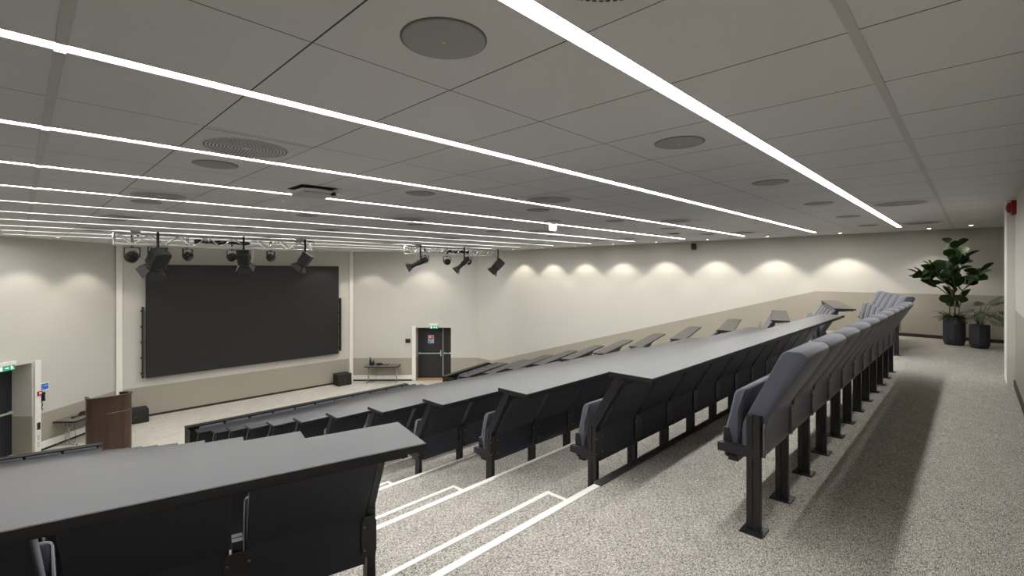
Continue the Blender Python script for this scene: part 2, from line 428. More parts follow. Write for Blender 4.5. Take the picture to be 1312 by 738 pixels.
# big LED wall
o = thing('led_wall', 'very large dark LED display wall behind the stage', 'screen', (6.6, 20.9, SZ))
MB().box(-3.5, 3.53, -.12, 0, 1.4, 5.37).build('display', M['screen'], o, .01)
MB().box(-3.3, 3.3, 0, .08, 1.6, 5.2).build('mounting_frame', M['black'], o)
for x, z0, z1, l in ((3.02, -2.2, .28, 'left'), (10.24, -2.1, .3, 'right')):
    sp = thing('column_speaker', 'slim black column speaker along the %s edge of the display wall' % l, 'speaker', (x, 20.9, z0), 0, None)
    MB().box(-.028, .028, -.1, .03, 0, z1-z0).build('cabinet', M['black'], sp, .006)
    for i in range(5):
        zz = .15+i*(z1-z0-.3)/4
        MB().box(-.05, .05, .03, .1, zz-.03, zz+.03).build('wall_bracket', M['black'], sp)
    g_ = MB(); g_.box(-.006, .006, -.108, -.1, .05, z1-z0-.05); g_.build('grille_edge', M['steel'], sp)
# fix small speaker floor of the display: subwoofers
for (x0, x1, y0, y1, h, l) in ((2.35, 3.1, 20.25, 20.83, .45, 'black subwoofer box on stage floor right of the lectern'), (9.9, 10.54, 20.36, 20.88, .52, 'black subwoofer box on stage floor below the right end of the display')):
    sp = thing('subwoofer', l, 'speaker', ((x0+x1)/2, (y0+y1)/2, SZ))
    wx, wy = (x1-x0)/2, (y1-y0)/2
    MB().box(-wx, wx, -wy, wy, 0.012, h).build('cabinet', M['speaker'], sp, .015, 3)
    MB().box(-wx+.03, wx-.03, -wy-.012, -wy, .04, h-.03).build('grille', M['speaker'], sp, .006)
    a = MB(); a.lathe([(.001, 0), (.018, .001), (.018, .006), (.001, .007)], 12, Matrix.Translation((0, -wy-.012, h*.5)) @ Matrix.Rotation(PI/2, 4, 'X')); a.build('badge', M['steel'], sp)
    a = MB()
    for sx in (-1, 1):
        MB().box(sx*wx-.006*sx-.006, sx*wx-.006*sx+.006, -.1, .1, h*.55, h*.72).build('handle', M['black'], sp)
        for sy in (-1, 1): MB().box(sx*(wx-.06)-.03, sx*(wx-.06)+.03, sy*(wy-.06)-.03, sy*(wy-.06)+.03, 0, .014).build('foot', M['black'], sp)

# lectern: curved walnut shell
def lectern():
    H = 1.6
    o = thing('lectern', 'dark walnut lectern with curved front on the stage floor', 'lectern', (1.80, 17.85, SZ), 0)
    def outline(off):
        pts = [(-.50+off, .05)]
        r = .2-off
        for i in range(9):
            a = PI+i*(PI/2)/8
            pts.append((-.50+off+r+r*cos(a), -.16+r*sin(a)))
        for i in range(1, 8):
            u = i/8; x = -.30+.56*u
            pts.append((x, -.36+off-.035*sin(PI*u)))
        r = .24-off
        for i in range(14):
            a = 1.5*PI+i*(PI*1.02)/13
            pts.append((.26+r*cos(a), -.12+r*sin(a)))
        return pts
    po_, pi_ = outline(0), outline(.035)
    a = MB(); a.poly_z(po_+pi_[::-1], .0, H-.03); a.build('curved_front', M['wood'], o)
    po2, pi2 = outline(-.02), outline(.06)
    a = MB(); a.poly_z(po2+pi2[::-1], H-.03, H+.01); a.build('top_rim', M['wood'], o)
    a = MB(); a.poly_z([(-.45, .02), (-.45, -.15), (-.3, -.31), (.26, -.31), (.4, -.15), (.4, -.0), (.2, .06)], H-.42, H-.39); a.build('worktop', M['wood'], o)
    po3, pi3 = outline(-.003), outline(.0)
    a = MB(); a.poly_z(po3[12:22]+pi3[12:22][::-1], H*.71, H*.71+.008); a.build('inlay_line', M['tan'], o)
    a = MB()
    for x in (-.08, .26): MB().box(x-.004, x+.004, -.402 if x < 0 else -.364, -.36, .02, H-.05).build('panel_joint', M['wood'], o)
    return o
lectern()

# folding tables
def table(label, F, x0, x1, depth, h, group=None):
    o = thing('folding_table', label, 'table', F @ Vector(((x0+x1)/2, depth/2+.03, SZ)), WR(F))
    w = (x1-x0)/2; d = depth/2
    MB().box(-w, w, -d, d, h-.03, h).build('tabletop', M['tabletop'], o, .006)
    e = MB()
    for sx in (-1, 1): e.box(sx*w-.03, sx*w+.03, -d, d, h-.045, h-.004)
    e.box(-w, w, d-.02, d+.004, h-.045, h-.005); e.build('edge_rail', M['black'], o)
    for sx in (-1, 1):
        a = MB(); x = sx*(w-.1)
        a.tube((x, -.05, .05), (x, -.05, h-.04), .014); a.tube((x, .05, .05), (x, .05, h-.04), .014)
        a.tube((x, -d+.03, .04), (x, d-.03, .04), .016); a.tube((x, -d+.03, .0), (x, -d+.03, .05), .02); a.tube((x, d-.03, .0), (x, d-.03, .05), .02)
        a.build('leg_frame', M['chrome'], o)
        a = MB(); a.tube((x, 0, h-.3), (x-sx*.25, 0, h-.04), .01); a.build('brace', M['chrome'], o)
    c = MB(); c.path([(.3, -.1, h-.04), (.31, -.1, h*.5), (.33, -.05, h*.15), (.42, 0, .02), (.6, .05, .012)], .005); c.build('cable', M['black'], o)
    return o
table('folding table with grey top against wall left of the far door', FR, .75, 2.25, .62, .80)
table('folding table with grey top against left wall behind the lectern', FLd, LL-2.28, LL-.75, .62, .74)
def on(F, x, y, z): return F @ Vector((x, y, z))
zt = SZ+.80
rzR = WR(FR); rzL = WR(FLd)
for (x, y, h, r, l) in ((.95, .36, .37, .05, 'tall black bottle at left end of the far folding table'), (1.07, .3, .23, .05, 'short dark bottle in cluster on far folding table'), (1.05, .45, .15, .045, 'small dark jar at front of cluster on far folding table')):
    b_ = thing('bottle', l, 'bottle', on(FR, x, y, zt), rzR)
    MB().lathe([(r*.9, 0), (r, .01), (r, h*.6), (r*.45, h*.75), (r*.42, h*.92)], 14).build('body', M['black'], b_)
    MB().lathe([(r*.5, h*.92), (r*.5, h), (r*.3, h+.004)], 12).build('cap', M['black'], b_)
def headset(F, x, y, z, rz, l):
    o = thing('cable_coil', l, 'cable', on(F, x, y, z), rz)
    a = MB()
    for j in range(4):
        R0 = .15-.016*j
        pts = [(R0*cos(t*PI/8), R0*.7*sin(t*PI/8), .024+.02*j+.006*sin(t)) for t in range(17)]
        a.path(pts, .015)
    a.build('loops', M['black'], o)
    a = MB(); a.path([(.15, 0, .016), (.2, .03, .016), (.3, -.02, .016), (.38, .01, .016)], .012); a.build('lead', M['black'], o)
    a = MB(); a.box(.36, .42, -.03, .03, 0, .04); a.build('plug', M['black'], o, .004)
headset(FR, 1.36, .35, zt+.001, rzR+PI, 'black coiled cable lying on the far folding table')
headset(FLd, LL-1.6, .33, SZ+.741, rzL, 'black coiled cable on the table behind the lectern')
o = thing('microphone_stand', 'small black desk microphone on table behind the lectern', 'microphone', on(FLd, LL-1.25, .4, SZ+.74), rzL)
MB().lathe([(.06, 0), (.06, .015), (.02, .02)], 16).build('base', M['black'], o)
MB().path([(0, 0, .02), (0, 0, .14), (-.04, 0, .2)], .008).build('gooseneck', M['black'], o)
MB().tube((-.04, 0, .2), (-.09, 0, .25), .018, 10).build('capsule', M['black'], o)

# ------------------------------------------------------------------ ceiling equipment
LN = ['nearest', 'second', 'third', 'fourth', 'fifth', 'sixth', 'seventh', 'eighth', 'ninth', 'tenth', 'farthest']
def strip(x0, x1):
    o = thing('strip_light', None, 'ceiling light', (0, 0, CZ), 0, 'long strip lights across the ceiling')
    MB().box(x0, x1, -.042, .042, .0095, .0115).build('diffuser', M['strip'], o)
    a = MB()
    for s in (-1, 1): a.box(x0, x1, s*.0445-.0015, s*.0445+.0015, .0005, .0115)
    a.build('frame', M['channel'], o)  # dark sides added to tone down the far strips at grazing angles
    return o
for k in range(11):
    x0, x1, y = STRIPS[k]
    s = strip(x0, x1); s.location = (0, y, CZ)
    s['label'] = ('glowing white strip light across ceiling, nearest the camera' if k == 0 else
                  'glowing white strip light across ceiling, farthest, beside the display wall' if k == 10 else
                  'glowing white strip light across ceiling, %s counting from the camera' % LN[k])

# loudspeaker discs and air diffusers
sp0 = thing('ceiling_speaker', None, 'ceiling speaker', (0, 0, CZ), 0, 'round ceiling speakers')
MB().lathe([(.168, 0), (.168, -.006), (.155, -.010), (.002, -.010)], 48).build('grille', M['disc'], sp0)
MB().lathe([(.176, 0), (.176, -.003), (.168, -.004)], 48).build('rim', M['grey'], sp0)
MB().lathe([(.007, -.010), (.007, -.013), (.001, -.014)], 12).build('led', M['white'], sp0)
sp0t = tree(sp0); first = True
COLN = ['first', 'second', 'third', 'fourth', 'fifth', 'sixth']
for j in range(5):
    for i in range(6):
        c = sp0 if first else copy_tree(sp0t); first = False
        c.location = (1.21+2.166*i, 1.56+3.254*j, CZ)
        c['label'] = 'round grey ceiling speaker, %s from left in the %s speaker row' % (COLN[i], ['nearest', 'second', 'third', 'fourth', 'farthest'][j])
df0 = thing('air_diffuser', None, 'air vent', (0, 0, CZ), 0, 'perforated round air diffusers')
a = MB(); a.box(-.35, .35, -.36, .36, -.004, -.0005); a.build('plate', M['tile'], df0)
a = MB(); a.lathe([(.29, -.004), (.285, -.0095), (.002, -.010)], 48); a.build('round_face', M['tile'], df0)
a = MB()
for ri in range(11):
    rr = .04+ri*.0235; n = int(8+ri*6.5)
    for q in range(n):
        an = 2*PI*(q+.5*(ri % 2))/n
        T = Matrix.Rotation(an, 4, 'Z') @ Matrix.Translation((rr, 0, -.0115))
        L = min(.0165, PI*rr/n*.62)
        a.box(-.004, .004, -L, L, .0008, .0018, T=T)
o_ = a.build('slots', M['recess_shade'], df0)  # raised strips; the shade of the slots is put into their colour
df0t = tree(df0); first = True
for j in range(5):
    for i in range(4):
        if (i, j) == (1, 0): continue
        c = df0 if first else copy_tree(df0t); first = False
        c.location = (1.21+3.61*i, .74+3.254*j, CZ)
        c['label'] = 'square plate with round perforated air diffuser, %s from left in %s diffuser row' % (COLN[i-(1 if j == 0 and i > 1 else 0)], ['nearest', 'second', 'third', 'fourth', 'farthest'][j])

# downlights washing the side walls
dl0 = thing('downlight', None, 'ceiling spotlight', (0, 0, CZ), 0, 'small recessed downlights along the walls')
MB().lathe([(.055, 0), (.055, -.006), (.042, -.008), (.040, -.002)], 24).build('rim', M['white'], dl0)
MB().lathe([(.039, -.001), (.039, -.005), (.002, -.0055)], 24).build('lens', M['spotlens'], dl0)
dl0t = tree(dl0); first = True
DL = [(13.4, .06)]+[(13.80+.06*i, .72+1.63*i) for i in range(9)]+[(10.75, 19.6), (9.3, 19.9), (2.1, 19.4), (.75, 18.1), (12.7, 17.9)]
for i, (x, y) in enumerate(DL):
    c = dl0 if first else copy_tree(dl0t); first = False
    c.location = (x, y, CZ)
    if i == 0: l = 'small lit downlight in ceiling above the two potted plants'
    elif i <= 9: l = 'small lit downlight along the right wall, %s counting from the plants' % ORD[i-1]
    else: l = ['small lit downlight in front of wall between display and far door', 'small lit downlight above the right end of the display wall', 'small lit downlight near the left white column by the display', 'small lit downlight above the left door', 'small lit downlight above the far door'][i-10]
    c['label'] = l
    ld = bpy.data.lights.new('downlight_beam', 'SPOT'); ld.energy = 22 if i < 2 else 95; ld.spot_size = math.radians(98); ld.spot_blend = .35; ld.color = (1, .93, .82); ld.shadow_soft_size = .035
    lo = bpy.data.objects.new('downlight_beam', ld); C.objects.link(lo); lo.location = (0, 0, -.012); lo.parent = c

# ceiling projector
o = thing('projector', 'white rimmed projector hung under a dark ceiling opening', 'projector', (2.33, 5.42, CZ), math.radians(0))
MB().box(-.2, .2, -.2, .2, -.004, -.0005).build('opening_shade_plate', M['recess_shade'], o)  # flat plate, no hole cut; the opening's shade is painted as dark colour
a = MB(); a.box(-.14, .14, -.14, .14, -.038, -.004); a.build('mount', M['steel'], o, .004)
a = MB(); a.poly_z([(-.17, -.17), (-.05, -.21), (.2, -.19), (.2, .17), (-.17, .17)], -.085, -.04); a.build('body', M['tbar'], o, .01)
a = MB(); a.poly_z([(-.2, -.19), (-.06, -.235), (.225, -.21), (.225, .19), (-.2, .19)], -.06, -.035); a.build('rim', M['white'], o, .003)
a = MB(); a.lathe([(.02, 0), (.02, .05), (.016, .055)], 16, Matrix.Translation((.14, -.19, -.07)) @ Matrix.Rotation(PI/2, 4, 'X')); a.build('lens', M['dimlens'], o)
# twin-head fitting
o = thing('twin_spot_fixture', 'white twin headed spot fixture hanging under a dark ceiling disc', 'ceiling light', (6.95, 5.68, CZ))
MB().lathe([(.17, 0), (.17, -.012), (.15, -.016)], 32).build('ceiling_disc', M['disc'], o)
MB().tube((0, 0, -.016), (0, 0, -.06), .03, 12).build('stem', M['white'], o)
for sx in (-1, 1):
    a = MB(); T = Matrix.Translation((sx*.065, -.01, -.05)) @ Matrix.Rotation(sx*.25, 4, 'Y')
    a.lathe([(.015, .0), (.036, -.015), (.046, -.06), (.046, -.11), (.036, -.13), (.002, -.135)], 16, T); a.build('head', M['headlamp'], o)
o = thing('sensor', 'small white sensor box on ceiling near the right wall', 'sensor', (11.45, 5.36, CZ))
MB().lathe([(.05, 0), (.05, -.02), (.035, -.035), (.005, -.038)], 20).build('housing', M['white'], o)
MB().box(-.3, -.06, -.12, .12, -.006, -.0005).build('slot', M['recess_shade'], o)  # flat plate; the slot's shade is only its dark colour
o = thing('wall_speaker', 'small black speaker bracketed high on the right wall', 'speaker', (14.42, 6.2, 2.28), .3)
MB().box(-.09, .05, -.07, .07, -.09, .10).build('cabinet', M['black'], o, .02)
MB().box(.05, .13, -.02, .02, -.01, .03).build('bracket', M['black'], o)
MB().box(-.1, -.09, -.055, .055, -.07, .08).build('grille', M['speaker'], o)
o = thing('alarm_siren', 'red alarm siren high beside the white column at right edge', 'alarm', (8.93, -.38, 2.33))
MB().box(-.09, .09, 0, .05, -.09, .09).build('base', M['siren'], o, .01)
MB().lathe([(.07, 0), (.065, .03), (.03, .045), (.002, .047)], 20, Matrix.Translation((0, .05, 0)) @ Matrix.Rotation(-PI/2, 4, 'X')).build('horn', M['siren'], o)

# lighting trusses
def truss(label, x0, x1, y):
    o = thing('lighting_truss', label, 'truss', ((x0+x1)/2, y, 2.13))
    L = (x1-x0)/2; s = .125
    for sy in (-1, 1):
        for z in (0, .25):
            MB().tube((-L, sy*s, z), (L, sy*s, z), .026, 10).build('chord', M['trusspaint'], o)
    a = MB(); n = int((x1-x0)/.29)
    for i in range(n):
        xa = -L+.06+i*(2*L-.12)/n; xb = xa+(2*L-.12)/n
        za, zb = (0, .25) if i % 2 else (.25, 0)
        for sy in (-1, 1): a.tube((xa, sy*s, za), (xb, sy*s, zb), .013, 6)
        a.tube((xa, -s if i % 2 else s, .25), (xb, s if i % 2 else -s, .25), .013, 6)
        a.tube((xa, -s if i % 2 else s, 0), (xb, s if i % 2 else -s, 0), .013, 6)
    for x in (-L, L):
        for sy in (-1, 1): a.tube((x, sy*s, 0), (x, sy*s, .25), .016, 8)
        for z in (0, .25): a.tube((x, -s, z), (x, s, z), .016, 8)
    a.build('lattice', M['trusspaint'], o)
    for x in (-L+.38, L-.38):
        a = MB(); a.box(x-.09, x+.09, -.1, .1, .275, .32); a.build('ceiling_clamp', M['white'], o, .005)
        a = MB(); a.tube((x+.05, 0, .2), (x+.05, 0, .3), .02, 8); a.tube((x-.06, .05, .2), (x-.06, .05, .3), .014, 8); a.build('hook', M['black'], o)
    return o
truss('silver box truss with stage lamps hung left, in front of display', 1.5, 6.0, 14.0)
truss('silver box truss with stage lamps hung right, towards the side wall', 9.25, 13.95, 14.0)
for x0, x1, y, l in ((3.05, 4.3, 13.98, 'black cable bundle lying inside the left truss'), (10.9, 12.0, 13.98, 'black cable bundle lying inside the right truss')):
    o = thing('cable_bundle', l, 'cable', (x0, y, 2.16))
    a = MB(); rnd = random.Random(int(x0*10))
    for q in range(8):
        ph = rnd.random()*6; pts = []
        for i in range(15):
            u = i/14; pts.append((u*(x1-x0), .06*sin(ph+u*9+q)*.8, .04+.05*abs(sin(ph*2+u*7))+.008*q))
        a.path(pts, .014, 5)
    a.build('cables', M['black'], o)

def stage_lamp(label, x, y, z, pan, tilt, s=1., kind='fresnel', barn=True):
    """lamp hung from the truss; +Y local is the beam direction after pan (about z) and tilt (down)"""
    o = thing('stage_lamp', label, 'stage light', (x, y, z), pan, None)
    dz = -.24*s-.03
    a = MB(); a.box(-.02, .02, -.025, .025, -.045, .32); a.build('clamp', M['black'], o, .004)
    a = MB(); w = .165*s
    a.box(-w-.008, -w+.008, -.02, .02, dz-.02, -.04); a.box(w-.008, w+.008, -.02, .02, dz-.02, -.04); a.box(-w, w, -.02, .02, -.056, -.04); a.build('yoke', M['black'], o)
    T = Matrix.Translation((0, 0, dz)) @ Matrix.Rotation(-tilt, 4, 'X')
    if kind == 'fresnel':
        b_ = MB(); b_.box(-.14*s, .14*s, -.2*s, .14*s, -.13*s, .13*s, T=T); bo = b_.build('housing', M['black'], o, .03*s, 2)
        a = MB(); a.lathe([(.135*s, 0), (.135*s, .05*s), (.12*s, .055*s)], 24, T @ Matrix.Translation((0, .14*s, 0)) @ Matrix.Rotation(-PI/2, 4, 'X')); a.build('lens_ring', M['black'], o)
        a = MB(); a.lathe([(.115*s, 0), (.1*s, .012), (.002, .02)], 24, T @ Matrix.Translation((0, .19*s, 0)) @ Matrix.Rotation(-PI/2, 4, 'X')); a.build('lens', M['dimlens'], o)
        a = MB()
        for i in range(5): a.box(-.1*s, .1*s, (-.17+.05*i)*s, (-.15+.05*i)*s, .13*s, .145*s, T=T)
        a.build('cooling_fins', M['black'], o)
    elif kind == 'profile':
        b_ = MB(); b_.lathe([(.06*s, -.26*s), (.1*s, -.22*s), (.1*s, .1*s), (.075*s, .12*s), (.075*s, .3*s), (.09*s, .32*s), (.09*s, .36*s)], 20, T @ Matrix.Rotation(-PI/2, 4, 'X')); b_.build('housing', M['black'], o)
        a = MB(); a.lathe([(.08*s, 0), (.06*s, .01), (.002, .015)], 20, T @ Matrix.Translation((0, .36*s, 0)) @ Matrix.Rotation(-PI/2, 4, 'X')); a.build('lens', M['dimlens'], o)
        a = MB(); a.box(-.012, .012, -.2*s, .26*s, -.118*s, -.1*s, T=T); a.build('side_rail', M['alu'], o)
    else:  # par can, a short round-backed drum
        b_ = MB(); b_.lathe([(.002, -.15*s), (.07*s, -.14*s), (.12*s, -.1*s), (.14*s, -.02*s), (.14*s, .08*s), (.128*s, .085*s)], 24, T @ Matrix.Rotation(-PI/2, 4, 'X')); b_.build('housing', M['black'], o)
        a = MB(); a.lathe([(.125*s, 0), (.1*s, .008), (.002, .012)], 24, T @ Matrix.Translation((0, .08*s, 0)) @ Matrix.Rotation(-PI/2, 4, 'X')); a.build('lens', M['dimlens'], o)
    if barn:
        F = .19*s if kind == 'fresnel' else (.36*s if kind == 'profile' else .085*s)
        for q in range(4):
            a = MB(); T2 = T @ Matrix.Rotation(q*PI/2, 4, 'Y') @ Matrix.Translation((0, F, .12*s)) @ Matrix.Rotation(.55, 4, 'X')
            a.add([(-.1*s, 0, 0), (.1*s, 0, 0), (.15*s, .17*s, 0), (-.15*s, .17*s, 0), (-.1*s, 0, .004), (.1*s, 0, .004), (.15*s, .17*s, .004), (-.15*s, .17*s, .004)],
                  [(0, 1, 2, 3), (4, 5, 6, 7), (0, 1, 5, 4), (1, 2, 6, 5), (2, 3, 7, 6), (3, 0, 4, 7)], T=T2)
            a.build('barn_door', M['black'], o)
    return o
stage_lamp('round black lamp at the far left end of the left truss', 1.85, 14.19, 2.12, 2.6, .5, .95, 'par', False)
stage_lamp('large black lamp with open barn doors, left part of the left truss', 2.28, 13.815, 2.12, .35, .9, 1.25, 'fresnel')
stage_lamp('small round black lamp left of centre under the left truss', 2.95, 14.19, 2.12, -2.6, .5, .8, 'par', False)
stage_lamp('round black lamp tucked beside the tilted lamp, middle of left truss', 3.95, 14.19, 2.12, 2.4, .3, .8, 'par', False)
stage_lamp('tilted black lamp with barn doors, middle of the left truss', 4.12, 13.815, 2.12, -.5, .9, 1.0, 'fresnel')
stage_lamp('small round black lamp right of the column under left truss', 4.92, 14.19, 2.12, -2.7, .6, .8, 'par', False)
stage_lamp('black lamp at the right end of the left truss', 5.72, 13.815, 2.12, .8, .9, 1.0, 'fresnel')
stage_lamp('long black lamp pointing left at the left end of right truss', 9.7, 13.815, 2.12, .95, .45, 1.0, 'profile')
stage_lamp('round black lamp beside the long lamp on the right truss', 10.15, 14.19, 2.12, 2.9, .2, .75, 'par', False)
stage_lamp('round black lamp left of middle under the right truss', 11.15, 14.19, 2.12, 2.9, .2, .85, 'par', False)
stage_lamp('tilted long black lamp in the middle of the right truss', 11.68, 13.815, 2.12, .95, .75, .95, 'profile')
stage_lamp('round black lamp right of middle under the right truss', 12.2, 14.19, 2.12, 2.9, .2, .8, 'par', False)
stage_lamp('large tilted black lamp at the right end of the right truss', 13.45, 13.815, 2.10, .95, .8, 1.2, 'fresnel', True)

# ------------------------------------------------------------------ seats
P = .561
def rounded(pts, r=.02, n=4):
    out = []; m = len(pts)
    for i in range(m):
        p = Vector(pts[i][:2]); a = Vector(pts[i-1][:2])-p; b = Vector(pts[(i+1) % m][:2])-p
        rr = min(pts[i][2] if len(pts[i]) > 2 else r, a.length*.48, b.length*.48)
        p0 = p+a.normalized()*rr; p1 = p+b.normalized()*rr
        for q in range(n+1):
            t = q/n; out.append(tuple(p0*(1-t)**2+p*2*t*(1-t)+p1*t*t))
    return out
def cushion(pts, x0, x1, r, inset):
    """padded slab: profile extruded in x with puffed ends"""
    prof = rounded(pts, r, 4); n = len(prof)
    c = sum((Vector(p) for p in prof), Vector((0, 0)))/n
    xs = [x0, x0+inset*.3, x0+inset, x1-inset, x1-inset*.3, x1]
    k = [inset*.9, inset*.3, 0, 0, inset*.3, inset*.9]
    v = []; f = []
    for x, q in zip(xs, k):
        for i in range(n):
            p = Vector(prof[i]); t = (Vector(prof[(i+1) % n])-Vector(prof[i-1])).normalized(); nn = Vector((t.y, -t.x))
            if nn.dot(p-c) < 0: nn = -nn
            pp = p-nn*q; v.append((x, pp.x, pp.y))
    for j in range(len(xs)-1):
        for i in range(n):
            f.append((j*n+i, j*n+(i+1) % n, (j+1)*n+(i+1) % n, (j+1)*n+i))
    mb = MB(); mb.add(v, f, True)
    mb.f += [tuple(range(n))[::-1], tuple(range((len(xs)-1)*n, len(xs)*n))]; mb.sm += [True, True]
    return mb
def post_mb(x, top):
    a = MB()
    a.box(x-.02, x+.02, -.036, -.004, 0, .67); a.box(x-.02, x+.02, .004, .036, 0, .67); a.box(x-.014, x+.014, -.01, .01, 0, .66)
    a.box(x-.0215, x+.0215, -.036, .2, .425, .475)          # hinge beam towards the stage
    if top:   # arm leaning back up to the desk
        a.prism([(-.036, .66), (.036, .66), (-.20, 1.066), (-.27, 1.066)], x-.016, x+.016)
        a.prism([(-.44, 1.056), (-.44, 1.075), (-.21, 1.075), (-.2, 1.05), (-.3, 1.035)], x-.016, x+.016)
    return a
def plate_mb(x): return MB().box(x-.065, x+.065, -.062, .062, 0, .008)
def joint(x, left=True, right=True, yb=-.053, hw=.05):
    a = MB(); x0 = x-hw if left else x-.02; x1 = x+hw if right else x+.02
    a.poly_z([(x0, .46), (x0+.012, .44), (x1-.012, .44), (x1, .46), (x1, .60), (x1-.012, .63), (x0+.012, .63), (x0, .60)], -.0, .006,
             T=Matrix(((1, 0, 0, 0), (0, 0, 1, yb), (0, 1, 0, 0), (0, 0, 0, 1))))
    b = []
    for xx in ([x0+.01] if left else [])+([x1-.01] if right else []):
        for z in (.475, .585): q = MB(); b.append(q); q.lathe([(.006, 0), (.006, .004), (.001, .005)], 8, Matrix.Translation((xx, yb, z)) @ Matrix.Rotation(PI/2, 4, 'X'))
    return a, b
def seat(kind, last=False, first=False):
    """kind 'free' = upholstered back row, 'desk' = seat whose back carries the desk behind"""
    o = bpy.data.objects.new('lecture_seat', None); C.objects.link(o); o.empty_display_size = .1
    top = kind in ('desk', 'low')
    xs = [.0]+([P] if last else [])
    for i, x in enumerate(xs):
        p = post_mb(x, top and (first if i == 0 else True)).build('post', M['metal'], o)
        plate_mb(x).build('base_plate', M['metal'], p)
        a, b = joint(x, left=(i == 1 or not last or True), right=(i == 0), yb=-.053 if top else -.06, hw=.05 if top else .024)
        jp = a.build('joint_plate', M['metal'] if top else M['plate'], o); [q.build('bolt', M['steel'], jp) for q in b]
    x0, x1 = .027, P-.027
    if top:
        if kind == 'low': bk = cushion([(-.012, .42), (.035, .42), (.05, .66), (-.075, 1.09), (-.11, 1.14), (-.15, 1.10), (-.02, .64)], x0, x1, .02, .012)
        else: bk = cushion([(-.012, .42), (.035, .42), (.045, .66), (-.155, 1.02), (-.2, 1.03), (-.225, 1.0), (-.02, .64)], x0+.009, x1-.009, .02, .008)
        bk.build('backrest', M['fabric'], o)
        sh = MB(); sh.prism([(-.040, .40), (-.014, .40), (-.02, .645), (-.150, 1.05), (-.174, 1.04), (-.045, .64)] if kind == 'low' else [(-.040, .40), (-.014, .40), (-.02, .645), (-.228, 1.012), (-.252, 1.0), (-.045, .64)], x0+.004, x1-.004)
        sh.build('back_shell', M['shell'], o, .004)
        lw = MB()
    else:
        bk = cushion([(-.04, .40), (.075, .40), (.078, .60), (-.12, 1.0), (-.15, 1.06), (-.25, 1.06), (-.275, 1.02), (-.17, .84), (-.05, .64, .12), (-.045, .52)], x0-.021, x1+.021, .05, .008)
        def wide(z): t = max(0, min(1, (z-.64)/.16)); return .90+.10*t*t*(3-2*t)
        bk.v = [((v[0]-P/2)*wide(v[2])+P/2, v[1], v[2]) for v in bk.v]
        bk.build('backrest', M['fabric'], o)
    cs = cushion([(.088, .37), (.175, .40), (.185, .5), (.12, .79), (.04, .82), (.055, .75), (.088, .66)], x0+.005, x1-.005, .03, .018)
    cs.build('seat_cushion', M['fabric'], o)
    pn = MB()
    for x in (x0+.005, x1-.005): pn.prism([(.12, .40), (.185, .43), (.18, .56), (.15, .56)], x-.008, x+.008)
    pn.box(x0, x1, .10, .155, .365, .395); pn.tube((x0-.003, .16, .40), (x1+.003, .16, .40), .016, 10)
    pn.build('seat_hinge', M['metal'], o)
    return o
protos = {}
for kind in ('free', 'desk', 'low'):
    for last in (False, True, 'first'):
        if (kind, last) != ('free', 'first'): protos[(kind, last)] = tree(seat(kind, last is True, last == 'first'))
used = set()
def place_seat(kind, last, x, y, z, rz, label, group):
    t = protos[(kind, last)]
    if (kind, last) not in used: o = t[0]; used.add((kind, last))
    else: o = copy_tree(t)
    o.location = (x, y, z); o.rotation_euler = (0, 0, rz)
    tag(o, label, 'seat', group)
    return o
def desk(label, x, y, z, rz, x0, x1, group):
    o = thing('row_desk', label, 'desk', (x, y, z), rz, group)
    a = MB(); a.box(x0, x1, -.51, -.18, 1.078, 1.1); a.build('desktop', M['desk'], o, .0015, 1)
    a = MB(); a.box(x0-.002, x1+.002, -.514, -.508, 1.07, 1.0985); a.box(x0-.004, x0+.004, -.514, -.176, 1.07, 1.0985); a.box(x1-.004, x1+.004, -.514, -.176, 1.07, 1.0985)
    a.box(x0, x1, -.184, -.176, 1.07, 1.0985); a.build('edge_band', M['desk_edge'], o)
    a = MB(); a.box(x0+.08, x1-.08, -.475, -.45, 1.045, 1.0775); a.build('under_rail', M['desk_edge'], o)
    return o
RN = ['top', 'second', 'third', 'fourth', 'fifth', 'sixth', 'seventh', 'eighth', 'ninth', 'tenth', 'eleventh', 'lowest']
Y0 = .92
# centre block
for k in range(12):
    y = Y0+D*k+(.2 if k == 11 else 0); z = -R*k
    for n in range(11):
        if k == 0: l = 'free-standing grey upholstered seat without desk behind, %s from near end of top row' % ORD[n]
        else: l = 'folded grey seat of the centre block, %s from near aisle in %s row' % (ORD[n], RN[k] if k < 11 else 'lowest')
        place_seat('free' if k == 0 else 'low' if k == 11 else 'desk', n == 10 or ('first' if n == 0 and k else False), 2.965+P*n, y, z, 0, l, 'seats in the %s row of the centre block' % RN[k])
    if k:
        desk('long charcoal desk of the centre block, %s counting down from the top' % ORD[k-1], 2.965, y, z, 0, -.07, 11*P+.16, 'centre block desks')
# wings
def wing(side, k, ns, px, py, rz, dirn, with_desk=True):
    z = -R*k
    ex, ey = cos(rz), sin(rz)
    for n in range(ns):
        d = dirn*(n+(1 if dirn < 0 else 0))*P
        l = 'folded grey seat of the %s wing, %s from the aisle in %s row' % (side, ORD[n], RN[k])
        last = (n == ns-1) if dirn > 0 else (n == 0)
        if with_desk and n == (0 if dirn > 0 else ns-1): last = 'first'
        place_seat('free' if not with_desk else 'low' if k == 11 else 'desk', last, px+ex*d, py+ey*d, z, rz, l, 'seats in the %s row of the %s wing' % (RN[k], side))
    if with_desk:
        a, b = (-.08, ns*P+.08) if dirn > 0 else (-ns*P-.08, .08)
        desk('%s charcoal desk of the %s wing, %s counting down from the top' % ('short' if dirn > 0 else 'wide', side, ORD[k-1]), px, py, z, rz, a, b, '%s wing desks' % side)
for k in range(1, 12):
    wing('left', k, 5, 1.195, Y0+D*k+.10+(.15 if k == 11 else 0), -TL, -1)
